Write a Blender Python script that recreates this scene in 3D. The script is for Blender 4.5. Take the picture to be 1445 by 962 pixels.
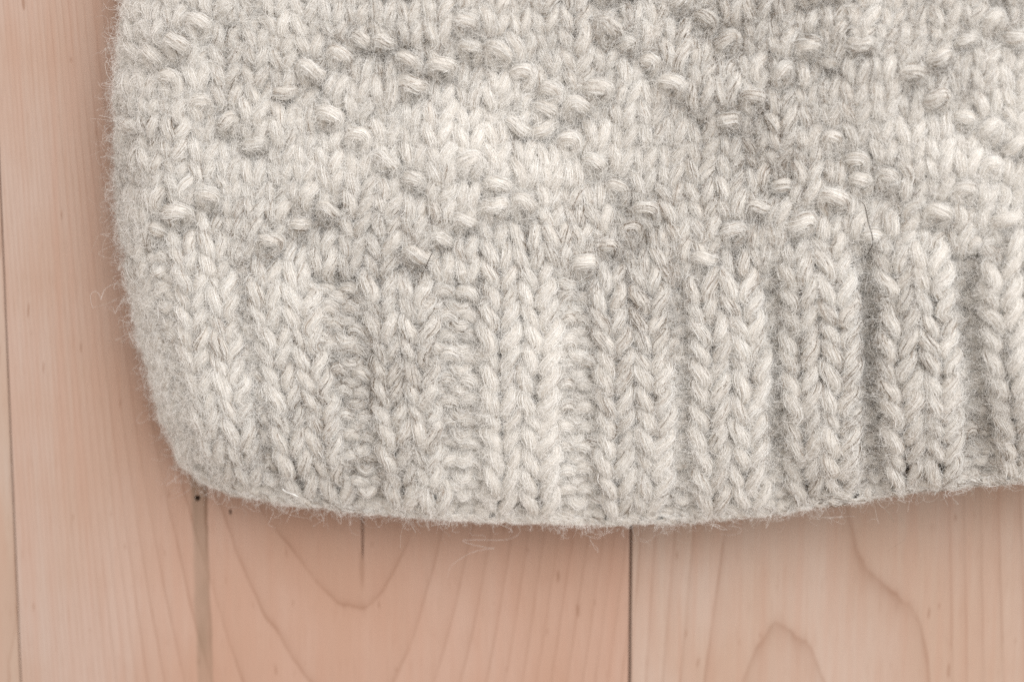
import bpy, bmesh, math, numpy as np
from mathutils import Vector

rng = np.random.default_rng(11)
sc = bpy.context.scene
for o in list(bpy.data.objects):
    bpy.data.objects.remove(o)

# ------------------------------------------------------------------ camera, light, exposure
MM = 1e-3
U = 1e-4                     # one reference unit = 0.1 mm
FPX, CX, CY = 2810.0, 722.5, 481.0
TILT = math.radians(-9.2)
DIST = FPX * U
TGT = np.array([0, 0, 0.013])
cd = np.array([0, math.sin(TILT), -math.cos(TILT)])
CAM = TGT - cd * DIST
cam_d = bpy.data.cameras.new('camera')
cam = bpy.data.objects.new('camera', cam_d)
sc.collection.objects.link(cam)
cam.location = CAM
cam.rotation_euler = (TILT, 0, 0)
cam_d.sensor_width = 36
cam_d.lens = FPX / 1445 * 36
cam_d.clip_start = 0.005
cam_d.clip_end = 20
cam_d.dof.use_dof = True
cam_d.dof.focus_distance = DIST - 0.006
cam_d.dof.aperture_fstop = 11.0
sc.camera = cam

w = bpy.data.worlds.new('World')
sc.world = w
w.use_nodes = True
w.node_tree.nodes['Background'].inputs[0].default_value = (1.0, 0.918, 0.85, 1)
w.node_tree.nodes['Background'].inputs[1].default_value = 0.74

def area(name, loc, target, size, size_y, power, col):
    l = bpy.data.lights.new(name, 'AREA')
    l.shape = 'RECTANGLE'; l.size = size; l.size_y = size_y
    l.energy = power; l.color = col
    o = bpy.data.objects.new(name, l)
    sc.collection.objects.link(o)
    o.location = loc
    d = Vector(target) - Vector(loc)
    o.rotation_euler = d.to_track_quat('-Z', 'Y').to_euler()
    return o
area('window_light', (0.62, 0.80, 1.15), (0, 0, 0), 1.2, 1.2, 25, (0.98, 0.985, 1.0))

sc.view_settings.view_transform = 'Standard'
sc.view_settings.look = 'None'
sc.view_settings.exposure = 0.12
sc.view_settings.gamma = 1.0
sc.render.engine = 'CYCLES'
sc.cycles.max_bounces = 8
sc.cycles.diffuse_bounces = 5
sc.cycles.use_denoising = False
sc.render.film_transparent = False

# ------------------------------------------------------------------ helpers
ca, sa = math.cos(TILT), math.sin(TILT)
def P(px, py, z):
    """world point at height z (m) seen at photo position px,py (floor plan of the place, worked out once)"""
    px, py, z = np.broadcast_arrays(np.asarray(px, float), np.asarray(py, float), np.asarray(z, float))
    x = (px - CX) / FPX; y = -(py - CY) / FPX; q = -np.ones_like(x)
    dy = ca * y - sa * q
    dz = sa * y + ca * q
    k = (z - CAM[2]) / dz
    return np.stack([CAM[0] + k * x, CAM[1] + k * dy, z], -1)

def smooth(a, b, x):
    t = np.clip((x - a) / (b - a), 0, 1)
    return t * t * (3 - 2 * t)

def vnoise(x, y, seed=0):
    """smooth 2-D value noise, -1..1"""
    x = np.asarray(x, float); y = np.asarray(y, float)
    xi = np.floor(x).astype(np.int64); yi = np.floor(y).astype(np.int64)
    fx = x - xi; fy = y - yi
    fx = fx * fx * (3 - 2 * fx); fy = fy * fy * (3 - 2 * fy)
    def h(a, b):
        n = (a * 374761393 + b * 668265263 + seed * 982451653) & 0xffffffff
        n = ((n ^ (n >> 13)) * 1274126177) & 0xffffffff
        n = n ^ (n >> 16)
        return (n & 0xffff) / 32767.5 - 1
    return (h(xi, yi) * (1 - fx) + h(xi + 1, yi) * fx) * (1 - fy) + (h(xi, yi + 1) * (1 - fx) + h(xi + 1, yi + 1) * fx) * fy

def link(o, parent=None):
    sc.collection.objects.link(o)
    if parent is not None:
        o.parent = parent
    return o

def mesh_obj(name, V, F, mat, parent=None, shade=True, uv=None):
    me = bpy.data.meshes.new(name)
    V = np.asarray(V, np.float32)
    F = np.asarray(F, np.int32)
    me.vertices.add(len(V)); me.vertices.foreach_set('co', V.ravel())
    k = F.shape[1]
    me.loops.add(F.size); me.loops.foreach_set('vertex_index', F.ravel())
    me.polygons.add(len(F))
    me.polygons.foreach_set('loop_start', np.arange(0, F.size, k, dtype=np.int32))
    me.polygons.foreach_set('loop_total', np.full(len(F), k, np.int32))
    if uv is not None:
        l = me.uv_layers.new(name='UVMap')
        l.data.foreach_set('uv', np.asarray(uv, np.float32)[F.ravel()].ravel())
    me.update(calc_edges=True)
    if shade:
        me.polygons.foreach_set('use_smooth', np.ones(len(F), bool))
    me.materials.append(mat)
    return link(bpy.data.objects.new(name, me), parent)

# ------------------------------------------------------------------ materials
class NT:
    def __init__(s, name):
        s.m = bpy.data.materials.new(name); s.m.use_nodes = True
        s.t = s.m.node_tree
        s.b = s.t.nodes['Principled BSDF']
    def n(s, typ, **kw):
        nd = s.t.nodes.new(typ)
        for k, v in kw.items(): setattr(nd, k, v)
        return nd
    def put(s, sock, v):
        if isinstance(v, bpy.types.NodeSocket): s.t.links.new(v, sock)
        else: sock.default_value = v
    def math(s, op, a, b=0.0, c=0.0, clamp=False):
        nd = s.n('ShaderNodeMath', operation=op, use_clamp=clamp)
        s.put(nd.inputs[0], a); s.put(nd.inputs[1], b); s.put(nd.inputs[2], c)
        return nd.outputs[0]
    def sstep(s, a, b, x):
        nd = s.n('ShaderNodeMapRange', interpolation_type='SMOOTHSTEP')
        s.put(nd.inputs[0], x); nd.inputs[1].default_value = a; nd.inputs[2].default_value = b
        nd.inputs[3].default_value = 0; nd.inputs[4].default_value = 1
        return nd.outputs[0]
    def mix(s, f, a, b, blend='MIX'):
        nd = s.n('ShaderNodeMix', data_type='RGBA', blend_type=blend)
        s.put(nd.inputs[0], f); s.put(nd.inputs[6], a); s.put(nd.inputs[7], b)
        return nd.outputs[2]
    def noise(s, vec, scale, detail=2, rough=0.5, dim='3D', w=None):
        nd = s.n('ShaderNodeTexNoise', noise_dimensions=dim)
        if vec is not None: s.put(nd.inputs['Vector'], vec)
        if w is not None: s.put(nd.inputs['W'], w)
        nd.inputs['Scale'].default_value = scale
        nd.inputs['Detail'].default_value = detail
        nd.inputs['Roughness'].default_value = rough
        return nd.outputs[0]
    def comb(s, x, y, z=0.0):
        nd = s.n('ShaderNodeCombineXYZ')
        s.put(nd.inputs[0], x); s.put(nd.inputs[1], y); s.put(nd.inputs[2], z)
        return nd.outputs[0]
    def curve(s, x, pts):
        """1-D function through pts (in/out any range)"""
        xs = [p[0] for p in pts]; ys = [p[1] for p in pts]
        x0, x1, y0, y1 = min(xs), max(xs), min(ys), max(ys)
        t = s.math('DIVIDE', s.math('SUBTRACT', x, x0), x1 - x0, clamp=True)
        nd = s.n('ShaderNodeFloatCurve')
        c = nd.mapping.curves[0]
        P_ = [((a - x0) / (x1 - x0), (b - y0) / (y1 - y0)) for a, b in pts]
        c.points[0].location = P_[0]; c.points[1].location = P_[-1]
        for p in P_[1:-1]: c.points.new(*p)
        nd.mapping.update()
        s.put(nd.inputs['Value'], t)
        return s.math('MULTIPLY_ADD', nd.outputs[0], y1 - y0, y0)

def wood(name, kind, seed):
    s = NT(name)
    tc = s.n('ShaderNodeTexCoord').outputs['Object']
    sp = s.n('ShaderNodeSeparateXYZ'); s.put(sp.inputs[0], tc)
    X = s.math('MULTIPLY', sp.outputs[0], 1e4)          # tenths of a millimetre
    Y = s.math('MULTIPLY', sp.outputs[1], -1e4)         # positive towards the viewer's bottom edge
    Xo = s.math('ADD', X, seed * 1370.0)
    # slow warps of the rings
    vw = s.comb(s.math('MULTIPLY', Xo, 0.010), s.math('MULTIPLY', Y, 0.0045))
    warp = s.math('SUBTRACT', s.noise(vw, 1.0, 2.0), 0.5)
    vw2 = s.comb(s.math('MULTIPLY', Xo, 0.055), s.math('MULTIPLY', Y, 0.02), 3.0)
    warp2 = s.math('SUBTRACT', s.noise(vw2, 1.0, 2.0), 0.5)
    def fl(px, py): p = P(px, py, 0); return p[0] * 1e4, -p[1] * 1e4
    if kind == 'cathedral':
        x0 = fl(505, 858)[0]
        pts = [(-800, 9000), (-520, 4300), (-420, 2150), (-340, 1060), (-275, 600), (-205, 315), (-150, 165), (-135, 138), (-100, 88), (-60, 36), (-28, 8), (0, 0),
               (28, 14), (55, 55), (85, 124), (120, 235), (160, 390), (210, 640), (280, 1100), (360, 1700), (470, 2700)]
        g = s.curve(s.math('SUBTRACT', X, x0), pts)
        f = s.math('ADD', Y, g)
        ph = fl(505, 860)[1]
        spacing, wa, wb = 165.0, 50.0, 14.0
    elif kind == 'shoulder':
        x0 = fl(1098, 882)[0]
        pts = [(-400, 5200), (-230, 2500), (-150, 1050), (-90, 330), (-52, 92), (-25, 26), (0, 0), (25, 16), (55, 52), (78, 120), (110, 300), (165, 372), (215, 440),
               (238, 560), (270, 1050), (320, 2000), (400, 3100), (700, 7000)]
        g = s.curve(s.math('SUBTRACT', X, x0), pts)
        f = s.math('SUBTRACT', g, Y)
        ph = -fl(1098, 882)[1]
        spacing, wa, wb = 455.0, 60.0, 24.0
    else:
        f = s.math('ADD', s.math('MULTIPLY', X, 9.0), s.math('MULTIPLY', Y, 0.6))
        ph, spacing, wa, wb = 40.0, 330.0, 420.0, 120.0
    f = s.math('ADD', f, s.math('MULTIPLY', warp, wa))
    f = s.math('ADD', f, s.math('MULTIPLY', warp2, wb))
    q = s.math('DIVIDE', s.math('SUBTRACT', f, ph), spacing)
    jit = s.math('SUBTRACT', s.noise(None, 0.55, 1.0, dim='1D', w=q), 0.5)
    q = s.math('ADD', q, s.math('MULTIPLY', jit, 0.5))
    fr = s.math('FRACT', q)
    # a ring: slow darkening, then a sharp line, then pale again
    dist = s.math('ABSOLUTE', s.math('SUBTRACT', s.math('FRACT', s.math('ADD', q, 0.5)), 0.5))
    # thickness of the line is measured across the ring, so it stays thin where rings run steep
    line = s.math('POWER', fr, 26.0)
    line = s.math('ADD', line, s.math('MULTIPLY', s.math('POWER', s.math('SUBTRACT', 1.0, fr), 60.0), 0.8), clamp=True)
    soft = s.math('MULTIPLY', s.math('POWER', fr, 3.0), 0.30)
    vis = s.noise(s.comb(s.math('MULTIPLY', Xo, 0.02), s.math('MULTIPLY', Y, 0.006), 9.0), 1.0, 2.0)
    vis = s.sstep(0.30, 0.68, vis)
    line = s.math('MULTIPLY', line, s.math('MULTIPLY_ADD', vis, 0.62, 0.28))
    ringmix = s.math('ADD', s.math('MULTIPLY', line, 0.62), s.math('MULTIPLY', soft, 0.35), clamp=True)
    # fine fibre, running along the plank
    fib = s.noise(s.comb(s.math('MULTIPLY', Xo, 0.24), s.math('MULTIPLY', Y, 0.006), 1.0), 1.0, 3.0, 0.6)
    fib2 = s.noise(s.comb(s.math('MULTIPLY', Xo, 0.055), s.math('MULTIPLY', Y, 0.002), 5.0), 1.0, 3.0, 0.6)
    blot = s.noise(s.comb(s.math('MULTIPLY', Xo, 0.006), s.math('MULTIPLY', Y, 0.0035), 2.0), 1.0, 2.0)
    # short flecks
    fk = s.noise(s.comb(s.math('MULTIPLY', Xo, 0.11), s.math('MULTIPLY', Y, 0.022), 7.0), 1.0, 1.0)
    fleck = s.math('MULTIPLY', s.sstep(0.715, 0.80, fk), 0.55)
    base = {'cathedral': (0.440, 0.338, 0.286, 1), 'shoulder': (0.450, 0.342, 0.280, 1)}.get(kind, (0.430, 0.336, 0.278, 1))
    col = s.mix(s.sstep(0.30, 0.70, blot), base, tuple(c * k for c, k in zip(base, (0.93, 0.86, 0.80))) + (1,))
    pore = s.noise(s.comb(s.math('MULTIPLY', Xo, 0.55), s.math('MULTIPLY', Y, 0.022), 4.0), 1.0, 2.0, 0.6)
    col = s.mix(s.math('MULTIPLY', s.sstep(0.52, 0.72, pore), 0.22), col, (0.26, 0.14, 0.09, 1))
    if kind == 'cathedral':      # warmer heartwood side; blend also paints orange shade beside the garment's left edge
        warm_shade = s.sstep(fl(40, 800)[0], fl(330, 800)[0], s.math('ADD', X, s.math('MULTIPLY', warp, 120.0)))
        col = s.mix(warm_shade, col, s.mix(1.0, col, (0.99, 0.86, 0.79, 1), 'MULTIPLY'))
    col = s.mix(s.math('MULTIPLY', s.sstep(0.35, 0.75, fib2), 0.36), col, (0.40, 0.225, 0.158, 1))
    col = s.mix(s.math('MULTIPLY', s.sstep(0.35, 0.75, fib), 0.26), col, (0.36, 0.225, 0.16, 1))
    col = s.mix(ringmix, col, (0.22, 0.105, 0.060, 1))
    col = s.mix(fleck, col, (0.23, 0.115, 0.068, 1))
    if kind == 'cathedral':
        # grey-brown mineral streak beside the pin hole
        (xa, ya), (xb, yb) = fl(282, 700), fl(291, 962)
        k = (xb - xa) / (yb - ya)
        cl = s.math('MULTIPLY_ADD', s.math('SUBTRACT', Y, ya), k, xa)
        dd = s.math('ADD', s.math('SUBTRACT', X, cl), s.math('MULTIPLY', warp2, 7.0))
        band = s.math('MULTIPLY', s.sstep(-15.5, -9.5, dd), s.math('SUBTRACT', 1.0, s.sstep(8.5, 12.5, dd)))
        edge = s.math('MULTIPLY', s.sstep(4.0, 9.0, dd), s.math('SUBTRACT', 1.0, s.sstep(9.5, 12.5, dd)))
        along = s.sstep(ya - 260, ya - 60, Y)
        band = s.math('MULTIPLY', s.math('MULTIPLY', band, along), s.math('MULTIPLY', s.math('MULTIPLY_ADD', fib, 0.5, 0.38), s.math('MULTIPLY_ADD', vis, 0.5, 0.55)))
        col = s.mix(band, col, (0.215, 0.145, 0.098, 1))
        col = s.mix(s.math('MULTIPLY', s.math('MULTIPLY', edge, along), s.math('MULTIPLY', vis, 0.75)), col, (0.16, 0.08, 0.045, 1))
        # short dark stain below the split
        (xc, yc) = fl(511, 800)
        e1 = s.math('DIVIDE', s.math('SUBTRACT', X, xc), 5.0); e2 = s.math('DIVIDE', s.math('SUBTRACT', Y, yc), 45.0)
        rr = s.math('ADD', s.math('MULTIPLY', e1, e1), s.math('MULTIPLY', e2, e2))
        col = s.mix(s.math('MULTIPLY', s.math('SUBTRACT', 1.0, s.sstep(0.0, 1.0, rr)), 0.4), col, (0.23, 0.115, 0.068, 1))
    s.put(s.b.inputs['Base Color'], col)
    s.put(s.b.inputs['Roughness'], s.math('MULTIPLY_ADD', fib, 0.12, 0.50))
    s.b.inputs['Specular IOR Level'].default_value = 0.30
    bp = s.n('ShaderNodeBump'); bp.inputs['Strength'].default_value = 0.12; bp.inputs['Distance'].default_value = 0.00005
    s.put(bp.inputs['Height'], fib)
    s.put(s.b.inputs['Normal'], bp.outputs[0])
    return s.m

def plain(name, col, rough=0.8):
    s = NT(name)
    tc = s.n('ShaderNodeTexCoord').outputs['Object']
    nz = s.noise(tc, 900.0, 2.0)
    s.put(s.b.inputs['Base Color'], s.mix(s.math('MULTIPLY', nz, 0.5), tuple(col) + (1,), tuple(c * 0.7 for c in col) + (1,)))
    s.b.inputs['Roughness'].default_value = rough
    s.b.inputs['Specular IOR Level'].default_value = 0.1
    return s.m

def wool_core():
    s = NT('wool_yarn')
    uv = s.n('ShaderNodeUVMap').outputs[0]
    sp = s.n('ShaderNodeSeparateXYZ'); s.put(sp.inputs[0], uv)
    a = s.math('MULTIPLY_ADD', sp.outputs[0], 3.0, s.math('MULTIPLY', sp.outputs[1], 9.0))
    fib = s.noise(s.comb(s.math('MULTIPLY', sp.outputs[0], 2.2), s.math('MULTIPLY', a, 1.0)), 6.0, 3.0, 0.65)
    tc = s.n('ShaderNodeTexCoord').outputs['Object']
    big = s.noise(tc, 160.0, 2.0)
    col = s.mix(s.sstep(0.3, 0.7, fib), (0.79, 0.76, 0.71, 1), (0.61, 0.57, 0.515, 1))
    col = s.mix(s.math('MULTIPLY', s.sstep(0.4, 0.75, big), 0.35), col, (0.62, 0.57, 0.51, 1))
    s.put(s.b.inputs['Base Color'], col)
    s.b.inputs['Roughness'].default_value = 1.0
    s.b.inputs['Specular IOR Level'].default_value = 0.0
    bp = s.n('ShaderNodeBump'); bp.inputs['Strength'].default_value = 0.7; bp.inputs['Distance'].default_value = 0.00015
    s.put(bp.inputs['Height'], fib)
    s.put(s.b.inputs['Normal'], bp.outputs[0])
    return s.m

def wool_fibre():
    s = NT('wool_fibre')
    at = s.n('ShaderNodeAttribute'); at.attribute_name = 'tint'
    r = s.n('ShaderNodeValToRGB')
    e = r.color_ramp.elements
    e[0].position = 0.0; e[0].color = (0.20, 0.155, 0.115, 1)
    e[1].position = 1.0; e[1].color = (0.95, 0.93, 0.90, 1)
    for p, c in ((0.06, (0.42, 0.35, 0.29, 1)), (0.22, (0.655, 0.635, 0.605, 1)), (0.60, (0.855, 0.848, 0.825, 1)), (0.85, (0.94, 0.932, 0.912, 1))):
        k = e.new(p); k.color = c
    s.put(r.inputs[0], at.outputs['Fac'])
    s.put(s.b.inputs['Base Color'], r.outputs[0])
    s.b.inputs['Roughness'].default_value = 0.75
    s.b.inputs['Specular IOR Level'].default_value = 0.12
    tr = s.n('ShaderNodeBsdfTranslucent'); s.put(tr.inputs[0], r.outputs[0])
    mx = s.n('ShaderNodeMixShader'); mx.inputs[0].default_value = 0.34
    s.t.links.new(s.b.outputs[0], mx.inputs[1]); s.t.links.new(tr.outputs[0], mx.inputs[2])
    s.t.links.new(mx.outputs[0], s.t.nodes['Material Output'].inputs[0])
    return s.m

M_core, M_fib = wool_core(), wool_fibre()
M_hair = plain('dark_hair', (0.05, 0.035, 0.025), 0.5)
M_lint = plain('white_lint', (0.93, 0.93, 0.91), 0.6)
M_sub = plain('subfloor', (0.06, 0.035, 0.02), 0.95)

# ------------------------------------------------------------------ floor: separate maple planks with real gaps
floor = bpy.data.objects.new('floor', None); link(floor); floor['kind'] = 'structure'
floor['label'] = 'pale maple plank floor under the knitted garment'
def xline(pa, pb):
    a, b = P(*pa, 0), P(*pb, 0); return a, b
# seams: one under the left edge of the view, one below the middle of the hem
sL = 0.5 * (P(7, 480, 0)[0] + P(31, 962, 0)[0])
sM = P(889.7, 850, 0)[0]
W_ = sM - sL
ends_y = (-0.45, 0.45)
def circle(c, r, n=18, sx=1, sy=1, seed=0):
    k = np.arange(n) / n * 2 * math.pi
    wob = 1 + 0.10 * np.sin(3 * k + seed)
    return [(c[0] + sx * r * wob[i] * math.cos(k[i]), c[1] + sy * r * wob[i] * math.sin(k[i])) for i in range(n)]
def plank(x0, x1, mat, holes=()):
    bm = bmesh.new()
    y0, y1 = ends_y; e = 0.00014; TH = 0.012
    def ring(pts, z): return [bm.verts.new((p[0], p[1], z)) for p in pts]
    top = ring([(x0 + e, y0), (x1 - e, y0), (x1 - e, y1), (x0 + e, y1)], 0)
    low = ring([(x0, y0), (x1, y0), (x1, y1), (x0, y1)], -0.00030)
    bot = ring([(x0, y0), (x1, y0), (x1, y1), (x0, y1)], -TH)
    edges = [bm.edges.new((top[i], top[(i + 1) % 4])) for i in range(4)]
    for pts, depth in holes:
        t = ring(pts, 0)
        n = len(t); c = np.mean(pts, 0)
        edges += [bm.edges.new((t[i], t[(i + 1) % n])) for i in range(n)]
        d = ring([(c[0] + (p[0] - c[0]) * 0.75, c[1] + (p[1] - c[1]) * 0.75) for p in pts], -depth)
        for i in range(n): bm.faces.new((t[i], d[i], d[(i + 1) % n], t[(i + 1) % n]))
        bm.faces.new(d)
    bmesh.ops.triangle_fill(bm, edges=edges, use_beauty=True)
    for a, b in ((top, low), (low, bot)):
        for i in range(4): bm.faces.new((a[i], b[i], b[(i + 1) % 4], a[(i + 1) % 4]))
    bm.faces.new(bot[::-1])
    bmesh.ops.recalc_face_normals(bm, faces=bm.faces)
    me = bpy.data.meshes.new('plank'); bm.to_mesh(me); bm.free()
    me.materials.append(mat)
    return link(bpy.data.objects.new('plank', me), floor)
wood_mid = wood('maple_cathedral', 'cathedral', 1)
wood_right = wood('maple_shoulder', 'shoulder', 2)
g = 0.00009
hole = (circle(P(278.5, 702.5, 0)[:2], 0.00046, 16), 0.006)
a, b = P(511, 722, 0), P(512, 790, 0)
slit_pts = []
nsl = 14
for i in range(nsl + 1):
    t = i / nsl
    wv = 0.00024 * (1 - t ** 2.6) + 0.00001
    slit_pts.append((a[0] + (b[0] - a[0]) * t - wv, a[1] + (b[1] - a[1]) * t))
for i in range(nsl, -1, -1):
    t = i / nsl
    wv = 0.00024 * (1 - t ** 2.6) + 0.00001
    slit_pts.append((a[0] + (b[0] - a[0]) * t + wv, a[1] + (b[1] - a[1]) * t))
nick = (circle(P(325, 722, 0)[:2], 0.00018, 12, 1, 2.6), 0.0015)
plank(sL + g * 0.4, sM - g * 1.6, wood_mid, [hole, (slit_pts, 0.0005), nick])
plank(sM + g * 1.0, sM + W_ - g, wood_right)
plank(sL - W_ + g, sL - g * 0.4, wood('maple_straight', 'straight', 3))
plank(sL - 2 * W_ + g, sL - W_ - g, wood('maple_straight_pale', 'straight', 4))
plank(sM + W_ + g, sM + 2 * W_ - g, wood('maple_straight_warm', 'straight', 5))
x0, x1 = sL - 2 * W_, sM + 2 * W_
mesh_obj('subfloor', [(x0, -.45, -.0121), (x1, -.45, -.0121), (x1, .45, -.0121), (x0, .45, -.0121)], [(0, 1, 2, 3)], M_sub, floor, False)

# ------------------------------------------------------------------ the knitted fabric as a surface: wale c, course r
NRIB = 11                    # courses of ribbing
RMAX = 31
CMIN, CMAX = -8, 42
cs_ = np.array([-8, -6, -4, -2, 0, 2, 4, 6, 8, 10, 12, 14, 16, 18, 20, 22, 24, 26, 28, 30, 32, 34, 36, 38, 40, 42], float)
X_hem = np.array([112, 150, 190, 262, 300, 380, 404, 500, 550, 632, 682, 788, 842, 942, 980, 1080, 1114, 1214, 1252, 1358, 1410, 1512, 1550, 1650, 1690, 1790], float)
X_mid = np.array([70, 108, 150, 226, 262, 343, 372, 466, 528, 617, 680, 786, 845, 945, 979, 1079, 1112, 1207, 1245, 1351, 1398, 1500, 1540, 1640, 1680, 1780], float)
X_top = np.array([45, 85, 128, 205, 240, 325, 352, 440, 512, 605, 678, 782, 842, 940, 975, 1072, 1106, 1198, 1238, 1338, 1385, 1485, 1530, 1630, 1668, 1768], float)
X_body = 236 + (cs_) * 36.8
X_up = 232 + (cs_) * 37.2
R_KEYS = np.array([0, 5.5, 11, 15, 31], float)
X_KEYS = np.stack([X_hem, X_mid, X_top, X_body, X_up])
def Xflat(c, r):
    cols = np.stack([np.interp(c, cs_, k) for k in X_KEYS])
    i = np.clip(np.searchsorted(R_KEYS, r, side='right') - 1, 0, len(R_KEYS) - 2)
    t = np.clip((r - R_KEYS[i]) / (R_KEYS[i + 1] - R_KEYS[i]), -0.2, 1)
    i_ = i[None]
    lo = np.take_along_axis(cols, i_, 0)[0]; hi = np.take_along_axis(cols, i_ + 1, 0)[0]
    return lo + (hi - lo) * t
OUT_Y = np.array([-260, 0, 120, 240, 330, 400, 470, 550, 620, 665, 692, 760], float)
OUT_X = 19 + np.array([182, 171, 161, 164, 170, 181, 196, 216, 240, 260, 281, 330], float)
HEM_X = np.array([60, 200, 240, 262, 285, 330, 420, 520, 640, 760, 850, 930, 1000, 1100, 1200, 1300, 1380, 1445, 1600, 1800], float)
HEM_Y = -22 + np.array([560, 612, 640, 659, 677, 699, 716, 726, 736, 740, 742, 742, 738, 726, 710, 696, 688, 680, 664, 645], float)
TOP_X = np.array([60, 200, 250, 420, 600, 750, 900, 1000, 1150, 1300, 1445, 1800], float)
TOP_Y = np.array([335, 342, 347, 374, 396, 405, 404, 391, 366, 350, 340, 330], float)
def Yrow(r, x):
    hem = np.interp(x, HEM_X, HEM_Y); top = np.interp(x, TOP_X, TOP_Y)
    yr = hem + (top - hem) * (r / NRIB)
    k = np.clip((r - NRIB) / 20, 0, 1)
    yb = top * (1 - 0.55 * k) + 372 * 0.55 * k - (r - NRIB) * 27.2
    return np.where(r < NRIB, yr, yb)
# fold profile: arc length s (from the outline) -> inward distance d, height fraction
A_, B_, BL_ = 95.0, 95.0, 42.0
th = np.linspace(0, math.pi / 2, 200)
dx_ = A_ * (1 - np.cos(th)); dz_ = B_ * np.sin(th)
s_up = np.concatenate([[0], np.cumsum(np.hypot(np.diff(dx_), np.diff(dz_)))])
dxl = 60 * (1 - np.cos(th)); dzl = -BL_ * np.sin(th)
s_lo = np.concatenate([[0], np.cumsum(np.hypot(np.diff(dxl), np.diff(dzl)))])
S_T = np.concatenate([-s_lo[::-1], s_up[1:]])
D_T = np.concatenate([dxl[::-1], dx_[1:]])
Z_T = np.concatenate([dzl[::-1], dz_[1:]])
ARC = s_up[-1]
ZMID = 52.0
RIBAMP_X = np.array([200, 500, 900, 1050, 1200, 1445], float)
RIBAMP = np.array([7.5, 9, 10, 15, 22, 24], float)

# purl bumps seen on the plain part, as diagonal runs: first bump (photo position), step in courses per wale, number
CHAINS = [((400,334),1,3),((231,303),1,3),((794,383),1,5),((1132,322),1,3),((1306,296),1,4),((583,354),1,4),((1022,322),1,3),((1117,242),1,1),((215,88),1,4),
 ((412,127),1,4),((597,115),1,3),((1279,107),1,3),((1028,154),1,4),((1188,77),1,2),((263,123),-1,4),((451,157),-1,4),((667,26),-1,4),((842,34),-1,4),((775,172),-1,4),
 ((817,144),1,2),((1318,124),-1,4),((1180,189),-1,3),((659,231),-1,3),((734,173),1,2),((202,188),1,1),((202,64),1,1),((990,367),1,2),((1389,337),1,2),((1207,346),1,2),
 ((194,347),1,1),((560,60),-1,2),((973,8),-1,3),((1400,20),-1,3)]
BX = np.zeros(0); BY = np.zeros(0)
def bump_relief(x, y):
    o = np.zeros_like(x)
    for bx, by in zip(BX, BY):
        m = (np.abs(x - bx) < 90) & (np.abs(y - by) < 80)
        if not m.any(): continue
        dx, dy = x[m] - bx, y[m] - by
        o[m] += 9 * np.exp(-(dx / 26) ** 2 - (dy / 17) ** 2) - 12 * np.exp(-((dx - 4) / 30) ** 2 - ((dy - 29) / 17) ** 2)
    return o
def pxz(c, r):
    c = np.asarray(c, float); r = np.asarray(r, float)
    X = Xflat(c, r)
    y = Yrow(r, X)
    o = np.interp(y, OUT_Y, OUT_X)
    s = X - o + (ARC - A_)
    inside = s < ARC
    d = np.where(inside, np.interp(s, S_T, D_T, left=None), s - ARC + A_)
    over = s < S_T[0]
    d = np.where(over, D_T[0] + (S_T[0] - s), d)
    z = ZMID + np.where(inside, np.interp(s, S_T, Z_T), B_)
    x = o + d
    for _ in range(2):
        y = np.where(over, Yrow(r, o + 10), Yrow(r, np.maximum(x, o)))
        o = np.interp(y, OUT_Y, OUT_X)
        x = np.maximum(o + d, x)
    top = smooth(0, ARC, s)
    # towards the hem the fabric comes down, but hangs free of the floor except at the corner
    t = np.clip(r / 4.0, 0, 1)
    lift = np.interp(x, [200, 300, 420, 900, 1250, 1600], [0.38, 0.48, 0.62, 0.74, 0.78, 0.78])
    z = z * (lift + (1 - lift) * np.sqrt(np.clip(1 - (1 - t) ** 2, 0, 1)))
    # rises to the right and the fabric lies in soft waves
    z = z + top * (66 * smooth(930, 1445, x) * (0.6 + 0.4 * smooth(0, 5, r)) + 20 * smooth(250, 600, x) * smooth(0, 6, r))
    z = z + top * smooth(2, 8, r) * (17 * vnoise(x / 160, y / 130, 3) + 9 * vnoise(x / 64, y / 56, 4) * smooth(9, 14, r))
    pk = top * smooth(4, 13, r)
    z = z + top * smooth(NRIB - 1, NRIB + 1, r) * np.clip(bump_relief(x, y), -20, 14)
    x = x + pk * 10 * vnoise(x / 95 + 7, y / 85, 5) + top * 3.5 * vnoise(x / 44, y / 60, 7)
    y = y + pk * 9 * vnoise(x / 90, y / 95 + 3, 6) + top * smooth(1, 4, r) * 4 * vnoise(x / 60, y / 60, 8)
    # ribs stand proud, channels sink
    u = np.mod(c, 4.0)
    rib = np.cos((u - 1.0) / 4.0 * 2 * math.pi)
    rib = np.tanh(1.8 * rib)
    amp = np.interp(x, RIBAMP_X, RIBAMP) * smooth(NRIB + 1.2, NRIB - 1.0, r) * smooth(-1.2, 2.0, r)
    z = z + top * rib * amp
    return x, y, z

gc, gr = np.meshgrid(np.arange(-5, CMAX) + 0.5, np.arange(NRIB, RMAX) + 0.12)
gx, gy, gz = pxz(gc.ravel(), gr.ravel())
sgn = np.ones((RMAX + 2, CMAX - CMIN), int)       # +1 knit, -1 purl, index [r, c-CMIN]
for ci in range(CMIN, CMAX):
    if ci % 4 in (2, 3): sgn[:NRIB, ci - CMIN] = -1
bump_cells = {}
def add_bump(ci, ri):
    if sgn[ri, ci - CMIN] == 1:
        sgn[ri, ci - CMIN] = -1; bump_cells[(ci, ri)] = len(bump_cells)
for (bx, by), dr, nb in CHAINS:
    k = int(np.argmin((gx - bx) ** 2 + (gy - by) ** 2))
    ci, ri = int(gc.ravel()[k] - .5), int(gr.ravel()[k])
    for q in range(nb):
        if NRIB <= ri + dr * q < RMAX: add_bump(ci + q, ri + dr * q)
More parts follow.
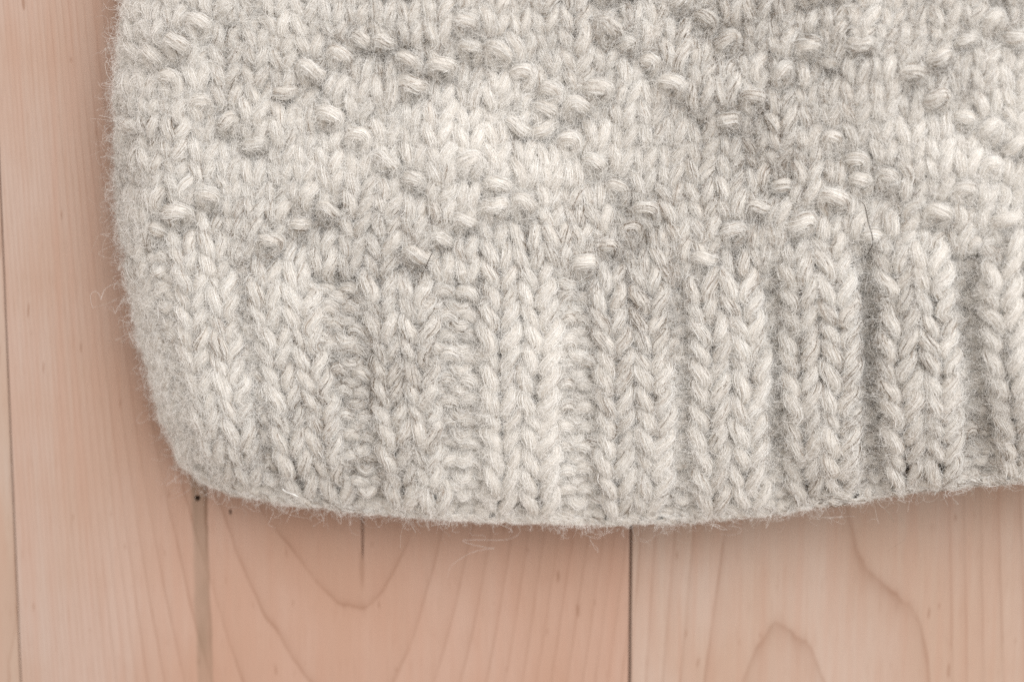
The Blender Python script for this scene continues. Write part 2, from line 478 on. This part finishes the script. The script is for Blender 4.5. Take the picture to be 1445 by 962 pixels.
# the same diagonal figure goes on past the view
for ri in range(NRIB + 1, RMAX):
    for ci in range(-6, CMAX):
        x, y, _ = pxz(np.array([ci + .5]), np.array([ri + .5]))
        if (y[0] < -20 or x[0] > 1470) and (ci + ri) % 7 in (0, ) or ((y[0] < -20 or x[0] > 1470) and (ci - ri) % 9 == 0):
            add_bump(ci, ri)

_bc = np.array(list(bump_cells), float)
BX, BY, _ = pxz(_bc[:, 0] + 0.5, _bc[:, 1] + 0.12)

def S(c, r, dz):
    """point on the fabric, dz (units) out along the surface normal; also the normal"""
    e = 0.05
    def base(c, r):
        x, y, z = pxz(c, r); return P(x, y, z * U)
    p = base(c, r)
    tu = base(c + e, r) - base(c - e, r); tv = base(c, r + e) - base(c, r - e)
    # a smoothed normal: rib walls should not throw the yarn sideways
    n = np.cross(tu, tv); n /= np.linalg.norm(n, axis=-1, keepdims=True) + 1e-12
    return p + n * (dz * U)[..., None], n

# ------------------------------------------------------------------ yarn courses
SPS = 20                                           # samples per stitch
RY = 10.0                                          # yarn radius, 0.1 mm
ncol = CMAX - CMIN
t = np.arange(ncol * SPS + 1) / SPS                # stitch coordinate along a course
ci_ = np.minimum(np.floor(t).astype(int), ncol - 1)
ph = (t - ci_) * 2 * math.pi
rows_P, rows_N, rows_T, rows_own, rows_R, rows_c = [], [], [], [], [], []
own_names = []
def own_id(key):
    if key not in own_idx: own_idx[key] = len(own_idx)
    return own_idx[key]
own_idx = {}
for j in range(RMAX):
    jj = lambda f: np.full_like(t, j * f)
    has_up = np.array([(CMIN + k, j + 1) in bump_cells for k in range(ncol)])[ci_].astype(float)
    isb = np.array([(CMIN + k, j) in bump_cells for k in range(ncol)])
    ground = sgn.copy(); ground[NRIB:] = 1
    s0 = ground[j, ci_].astype(float)
    sup = ground[min(j + 1, RMAX), ci_].astype(float)
    sl = ground[j, np.maximum(ci_ - 1, 0)].astype(float); sr = ground[j, np.minimum(ci_ + 1, ncol - 1)].astype(float)
    first = ph <= math.pi
    zb = -(s0 + np.where(first, sl, sr)) / 2
    zh = -sup
    zl = np.where(isb[ci_], -0.25, np.where(has_up > 0, -0.1, s0))
    wl = (1 - np.cos(2 * ph)) / 2
    ends = np.where((ph < math.pi / 2) | (ph > 1.5 * math.pi), zb, zh)
    zz = ends + (zl - ends) * wl
    body = j >= NRIB
    d = RY * 0.86
    irr = 0.10 * vnoise(t * 0.9, jj(3.1), 21) + 0.05 * vnoise(t * 2.7, jj(5.3), 22)
    irr2 = 0.15 * vnoise(t * 0.8, jj(2.7), 23) + 0.08 * vnoise(t * 2.9, jj(4.9), 24)
    a = 0.235 + 0.04 * vnoise(ci_ * 1.7, jj(1.9), 25)
    h = 0.86 + 0.05 * vnoise(ci_ * 2.3, jj(2.2), 26)
    c = CMIN + t + a * np.sin(2 * ph)
    r = j + 0.5 - h * np.cos(ph)
    # a lone purl stitch: the head of the loop below lies across the front as a short level bar
    q = (ph - math.pi) / 1.15
    bump = has_up * np.exp(-q ** 4)
    size = 0.92 + 0.22 * vnoise(ci_ * 3.3, jj(7.7), 29)
    tiltb = 0.30 * vnoise(ci_ * 1.9, jj(1.3), 30)
    cb = CMIN + ci_ + 0.5 + 0.27 * np.clip(q, -1.3, 1.3) * size
    rb = j + 1.14 - 0.05 * q * q + tiltb * q
    c = c + (cb - c) * bump + irr
    r = r + (rb - r) * bump + irr2
    r = np.maximum(r, -0.32)
    dz = d * zz * (1 - bump) + bump * (d * 1.25 * size - 3.0 * q * q)
    dz = dz + 4.6 * vnoise(t * 1.3, jj(6.1), 27)
    p, n = S(c, r, dz)
    rad = RY * (1 + 0.18 * vnoise(t * 1.1, jj(3.7), 28) + -0.02 * bump * size) * np.where(body, 0.95, 1.0)
    T = np.gradient(p, axis=0); T /= np.linalg.norm(T, axis=-1, keepdims=True) + 1e-12
    # owners
    ow = np.empty(len(t), int)
    for k in range(len(t)):
        cc = CMIN + ci_[k]
        key = None
        if abs(ph[k] - math.pi) < 0.40 * math.pi and (cc, j + 1) in bump_cells: key = ('bump', cc, j + 1)
        elif j < NRIB:
            key = ('rib', cc // 4) if cc % 4 < 2 else ('channel', cc // 4)
        else: key = ('ground',)
        ow[k] = own_id(key)
    rows_P.append(p); rows_N.append(n); rows_T.append(T); rows_own.append(ow); rows_R.append(rad * U); rows_c.append(c)

# cast-on edge: two yarns twisted round each other along the hem
edge_lines = []
tt = np.arange(ncol * 14 + 1) / 14
for k in range(2):
    phs = tt * 2 * math.pi * 1.0 + k * math.pi
    c = CMIN + tt + 0.10 * np.sin(phs * 2)
    r = -0.14 + 0.17 * np.cos(phs) + 0.06 * vnoise(tt * 0.7, np.full_like(tt, 3.3 + k), 31)
    dz = 6 * np.sin(phs) + 2 + 2.5 * vnoise(tt * 0.8, np.full_like(tt, 9.3 + k), 32)
    p, n = S(c, r, dz)
    T = np.gradient(p, axis=0); T /= np.linalg.norm(T, axis=-1, keepdims=True) + 1e-12
    rad = RY * (1.18 + 0.16 * np.cos(phs) + 0.2 * vnoise(tt * 1.3, np.full_like(tt, 6.6 + k), 33))
    rows_P.append(p); rows_N.append(n); rows_T.append(T); rows_R.append(rad * U); rows_c.append(c)
    rows_own.append(np.full(len(tt), own_id(('hem',))))

# keep the yarn off the floor
for p, R in zip(rows_P, rows_R):
    p[:, 2] = np.maximum(p[:, 2], R + 0.0002)

garment = bpy.data.objects.new('knitted_garment', None); link(garment)
garment.location = (0, 0, 0)
garment['label'] = 'fuzzy oatmeal wool knitted garment with ribbed hem lying on maple floor'
garment['category'] = 'knitwear'

SIDES = 9
geo = {}
for p, n, T, R, ow, c in zip(rows_P, rows_N, rows_T, rows_R, rows_own, rows_c):
    B = np.cross(T, n); B /= np.linalg.norm(B, axis=-1, keepdims=True) + 1e-12
    N2 = np.cross(B, T)
    ang = np.arange(SIDES) / SIDES * 2 * math.pi
    ringv = p[:, None] + R[:, None, None] * (np.cos(ang)[None, :, None] * N2[:, None] + np.sin(ang)[None, :, None] * B[:, None])
    ln = np.concatenate([[0], np.cumsum(np.linalg.norm(np.diff(p, axis=0), axis=1))]) / MM
    cut = np.flatnonzero(np.diff(ow)) + 1
    st = np.concatenate([[0], cut]); en = np.concatenate([cut, [len(ow)]])
    for a, b in zip(st, en):
        b2 = min(b + 1, len(ow))                        # overlap one ring with the next piece
        V = ringv[a:b2].reshape(-1, 3)
        m = b2 - a
        if m < 2: continue
        i = np.arange(m - 1)[:, None]; k = np.arange(SIDES)[None]
        F = np.stack([i * SIDES + k, i * SIDES + (k + 1) % SIDES, (i + 1) * SIDES + (k + 1) % SIDES, (i + 1) * SIDES + k], -1).reshape(-1, 4)
        uv = np.stack([np.repeat(ln[a:b2], SIDES), np.tile(np.abs(np.arange(SIDES) / SIDES * 2 - 1), m)], -1)
        L = geo.setdefault(int(ow[a]), [[], [], [], 0])
        L[0].append(V); L[1].append(F + L[3]); L[2].append(uv); L[3] += len(V)
parts = {}
PN = {'rib': 'knit_rib', 'channel': 'purl_channel', 'ground': 'plain_knit_panel', 'bump': 'purl_bump', 'hem': 'cast_on_edge'}
for key, i in own_idx.items():
    if i not in geo: continue
    g_ = geo[i]
    parts[i] = mesh_obj(PN[key[0]], np.concatenate(g_[0]), np.concatenate(g_[1]), M_core, garment, True, np.concatenate(g_[2]))
LB = {'hem': 'thin rolled cast-on edge along the bottom of the ribbing', 'ground': 'plain knitted upper part between the raised bumps'}
for key, i in own_idx.items():
    if key[0] in LB and i in parts: parts[i]['label'] = LB[key[0]]

# felted backing sheet just under the stitches, and the back layer of the garment on the floor
def sheet(name, cc, rr, fz, mat, **kw):
    C, R = np.meshgrid(cc, rr)
    p = fz(C.ravel(), R.ravel())
    nc, nr = len(cc), len(rr)
    i, k = np.meshgrid(np.arange(nr - 1), np.arange(nc - 1), indexing='ij')
    F = np.stack([i * nc + k, i * nc + k + 1, (i + 1) * nc + k + 1, (i + 1) * nc + k], -1).reshape(-1, 4)
    uv = np.stack([C.ravel() * 3, R.ravel() * .3], -1)
    return mesh_obj(name, p, F, mat, garment, True, uv)
def under(c, r):
    q, n = S(c, r, np.full(c.shape, -9.0))
    q[:, 2] = np.maximum(q[:, 2], 0.0006)
    return q
sheet('felted_backing', np.linspace(CMIN, CMAX - .2, 150), np.linspace(0.1, RMAX - .3, 110), under, M_core)
def backl(c, r):
    x, y, z = pxz(c, r)
    q = P(x, y, z * U)
    q[:, 2] = 0.0012 + 0.0006 * (vnoise(c * .8, r * .8, 41) + 1)
    return q
sheet('back_layer', np.linspace(-1.5, CMAX - 3.5, 70), np.linspace(0.9, RMAX - .3, 50), backl, M_core)

# ------------------------------------------------------------------ wool fibres
rowlens = [len(p) for p in rows_P]
offs = np.concatenate([[0], np.cumsum(rowlens)])
AP = np.concatenate(rows_P); AN = np.concatenate(rows_N); AT = np.concatenate(rows_T)
AR = np.concatenate(rows_R); AO = np.concatenate(rows_own)
AB = np.cross(AT, AN); AB /= np.linalg.norm(AB, axis=-1, keepdims=True) + 1e-12
AN2 = np.cross(AB, AT)
row_of = np.concatenate([np.full(l, i) for i, l in enumerate(rowlens)])
step = np.concatenate([[0], np.linalg.norm(np.diff(AP, axis=0), axis=1)])
step[offs[:-1]] = 0
arc = np.cumsum(step)
# where the camera (or one a step aside) can see
def project(p):
    q = p - CAM
    xc = q[:, 0]; yc = ca * q[:, 1] + sa * q[:, 2]; zc = -sa * q[:, 1] + ca * q[:, 2]
    return CX + FPX * xc / -zc, CY - FPX * yc / -zc
apx, apy = project(AP)
inview = (apx > 60) & (apx < 1545) & (apy > -90) & (apy < 1000)
prob = np.where(inview, 1.0, 0.22) * step
prob /= prob.sum()
K = 12
u9 = np.linspace(0, 1, K)
def curl(n, amp, f0, f1):
    """smooth random wandering, n x K x 3"""
    o = np.zeros((n, K, 3))
    for q in range(3):
        f = rng.uniform(f0, f1, (n, 1, 3)); ph_ = rng.uniform(0, 2 * math.pi, (n, 1, 3))
        a_ = rng.normal(0, 1, (n, 1, 3)) / (q + 1) ** 0.5
        o += a_ * (np.sin(2 * math.pi * f * u9[None, :, None] + ph_) - np.sin(ph_))
    return o * amp[:, None, None]
FP, FR, FT, FO = [], [], [], []
def emit(pos, rad, tint, own):
    pos[:, :, 2] = np.maximum(pos[:, :, 2], 0.00012)
    FP.append(pos); FR.append(rad); FT.append(tint); FO.append(own)
def tints(n, lo=0.0):
    v = rng.beta(4.0, 2.6, n)
    dk = rng.random(n) < 0.13
    v[dk] = rng.uniform(0, 0.2, dk.sum())
    return np.clip(v + lo, 0, 1)
def patch(i): return 0.20 * vnoise(AP[i, 0] / 0.017, AP[i, 1] / 0.014, 61) + 0.08 * vnoise(AP[i, 0] / 0.006, AP[i, 1] / 0.006, 62)
def shell(n):
    i0 = rng.choice(len(AP), n, p=prob)
    L = rng.lognormal(math.log(4.2 * MM), 0.35, n)
    a0 = arc[i0] + (rng.random((n)) - .5) * MM * 0.3
    s_ = a0[:, None] + L[:, None] * (u9[None] - 0.5)
    r0 = row_of[i0]
    lo = arc[offs[r0]] + 1e-7; hi = arc[offs[r0 + 1] - 1] - 1e-7
    s_ = np.clip(s_, lo[:, None], hi[:, None])
    idx = np.clip(np.searchsorted(arc, s_), 1, len(arc) - 1)
    f = ((s_ - arc[idx - 1]) / np.maximum(arc[idx] - arc[idx - 1], 1e-9))[..., None]
    def at(A): return A[idx - 1] * (1 - f) + A[idx] * f
    Pc, Nc, Bc = at(AP), at(AN2), at(AB)
    R = at(AR[:, None])[..., 0]
    phi = rng.normal(0, 1.15, n)[:, None] + (rng.uniform(0.05, 0.40, n)[:, None]) * L[:, None] / MM * (u9[None] - 0.5)
    lift = np.abs(rng.normal(0, 0.06, n))[:, None] + np.abs(rng.normal(0, 0.30, n))[:, None] * (2 * u9[None] - 1) ** 4
    rr = R * (0.97 + lift + rng.normal(0, 0.035, (n, K)))
    pos = Pc + rr[..., None] * (np.cos(phi)[..., None] * Nc + np.sin(phi)[..., None] * Bc)
    pos += curl(n, np.full(n, 0.055 * MM), 0.6, 2.2)
    emit(pos, rng.uniform(0.030, 0.052, n) * MM, np.clip(tints(n) + 0.16 * vnoise(arc[i0] / (7 * MM), row_of[i0] * 3.7, 51) + patch(i0), 0, 1), AO[i0])
calm = np.array([0.16 if k[0] == 'hem' else 1.0 for k in own_idx])[AO] * np.where(row_of < 2, 0.6, 1.0)
def fuzz(n, Lm, out, cam_, r0, r1, lo=0.0, sel=None, fl=1.0):
    w_ = prob * (calm if sel is None else sel)
    pr = w_ / w_.sum()
    i0 = rng.choice(len(AP), n, p=pr)
    L = rng.lognormal(math.log(Lm * MM), 0.45, n)
    phi = rng.normal(0, 1.0, n)
    od = np.cos(phi)[:, None] * AN2[i0] + np.sin(phi)[:, None] * AB[i0]
    p0 = AP[i0] + AR[i0][:, None] * 0.92 * od
    tang = rng.normal(0, 1, (n, 3)); tang -= (tang * od).sum(-1, keepdims=True) * od
    tang /= np.linalg.norm(tang, axis=-1, keepdims=True) + 1e-9
    k1 = np.abs(rng.normal(out, out * 0.6, n)); k2 = k1 * rng.uniform(0.3, 1.25, n)
    s_ = u9[None] * L[:, None]
    pos = p0[:, None] + tang[:, None] * s_[..., None] * fl + od[:, None] * ((k1[:, None] * u9 - k2[:, None] * u9 ** 2) * L[:, None])[..., None]
    pos += curl(n, L * cam_, 0.8, 2.8)
    emit(pos, rng.uniform(r0, r1, n) * MM, np.clip(tints(n, lo) + patch(i0), 0, 1), AO[i0])
NS = 1.0
shell(int(150000 * NS))
fuzz(int(165000 * NS), 1.9, 0.18, 0.08, 0.010, 0.020, 0.05, fl=0.8)
fuzz(int(235000 * NS), 2.6, 0.15, 0.08, 0.007, 0.014, 0.08, fl=0.65)
isedge = np.array([1.0 if list(own_idx)[o][0] == 'hem' else 0.0 for o in range(len(own_idx))])[AO]
fuzz(140, 3.2, 0.7, 0.12, 0.008, 0.014, 0.12, sel=isedge, fl=0.5)
fuzz(800, 4.2, 0.5, 0.12, 0.008, 0.015, 0.12, fl=0.6)
FP = np.concatenate(FP); FR = np.concatenate(FR); FT = np.concatenate(FT); FO = np.concatenate(FO)
order = np.argsort(FO, kind='stable')
FP, FR, FT, FO = FP[order], FR[order], FT[order], FO[order]
ids, starts = np.unique(FO, return_index=True)
stops = np.append(starts[1:], len(FO))
taper = np.interp(u9, [0, 0.1, 0.8, 1], [0.8, 1, 0.8, 0.35])
def hair_obj(name, pos, rad, tint, mat, parent=None):
    h = bpy.data.hair_curves.new(name)
    h.add_curves([pos.shape[1]] * len(pos))
    h.attributes['position'].data.foreach_set('vector', pos.astype(np.float32).ravel())
    ra = h.attributes.get('radius') or h.attributes.new('radius', 'FLOAT', 'POINT')
    ra.data.foreach_set('value', np.asarray(rad, np.float32).ravel())
    ta = h.attributes.new('tint', 'FLOAT', 'CURVE')
    ta.data.foreach_set('value', np.asarray(tint, np.float32))
    h.materials.append(mat)
    return link(bpy.data.objects.new(name, h), parent)
for i, a, b in zip(ids, starts, stops):
    if i not in parts: continue
    o = hair_obj('wool_fuzz', FP[a:b], FR[a:b, None] * taper[None], FT[a:b], M_fib, parts[int(i)])
    o['kind'] = 'stuff'

# ------------------------------------------------------------------ small loose things lying on the knit
def tube_thing(name, pts, r, mat, label, cat):
    """a thin tapering round strand through pts (world metres)"""
    pts = np.asarray(pts); n = 40
    tq = np.linspace(0, 1, len(pts)); tn = np.linspace(0, 1, n)
    # smooth by a cubic fit per axis
    C_ = np.stack([np.polyval(np.polyfit(tq, pts[:, k], min(5, len(pts) - 1)), tn) for k in range(3)], -1)
    T = np.gradient(C_, axis=0); T /= np.linalg.norm(T, axis=1, keepdims=True)
    upv = np.array([0, 0, 1.0]); B = np.cross(T, upv); B /= np.linalg.norm(B, axis=1, keepdims=True); N = np.cross(B, T)
    an = np.arange(6) / 6 * 2 * math.pi
    R = r * np.interp(tn, [0, .1, .8, 1], [.6, 1, 1, .4])
    V = (C_[:, None] + R[:, None, None] * (np.cos(an)[None, :, None] * N[:, None] + np.sin(an)[None, :, None] * B[:, None])).reshape(-1, 3)
    i = np.arange(n - 1)[:, None]; k = np.arange(6)[None]
    F = np.stack([i * 6 + k, i * 6 + (k + 1) % 6, (i + 1) * 6 + (k + 1) % 6, (i + 1) * 6 + k], -1).reshape(-1, 4)
    o = mesh_obj(name, V, F, mat)
    o['label'] = label; o['category'] = cat
    return o
gx2, gy2 = np.meshgrid(np.linspace(-4, CMAX - 1, 200), np.linspace(0, RMAX - 1, 150))
qx, qy, qz = pxz(gx2.ravel(), gy2.ravel())
def on_knit(pts, up=20.0):
    out = []
    for px, py in pts:
        k = np.argsort((qx - px) ** 2 + (qy - py) ** 2)[:6]
        out.append(P(px, py, (qz[k].max() + up) * U))
    return out
tube_thing('stray_hair', on_knit([(1213, 283), (1222, 296), (1224, 312), (1230, 326), (1231, 342), (1228, 352), (1229, 362)], 34), 0.00006, M_hair,
           'dark wavy hair lying on the knit above the ribbing at right', 'hair')
tube_thing('stray_hair', on_knit([(611, 355), (606, 365), (602, 374), (596, 386)], 32), 0.00006, M_hair,
           'short straight dark hair caught in the knit left of centre', 'hair')
tube_thing('lint_fleck', on_knit([(398, 689), (405, 694), (413, 697), (421, 701)], 34), 0.00010, M_lint,
           'tiny white lint fleck stuck on the ribbing near the lower left corner', 'lint')
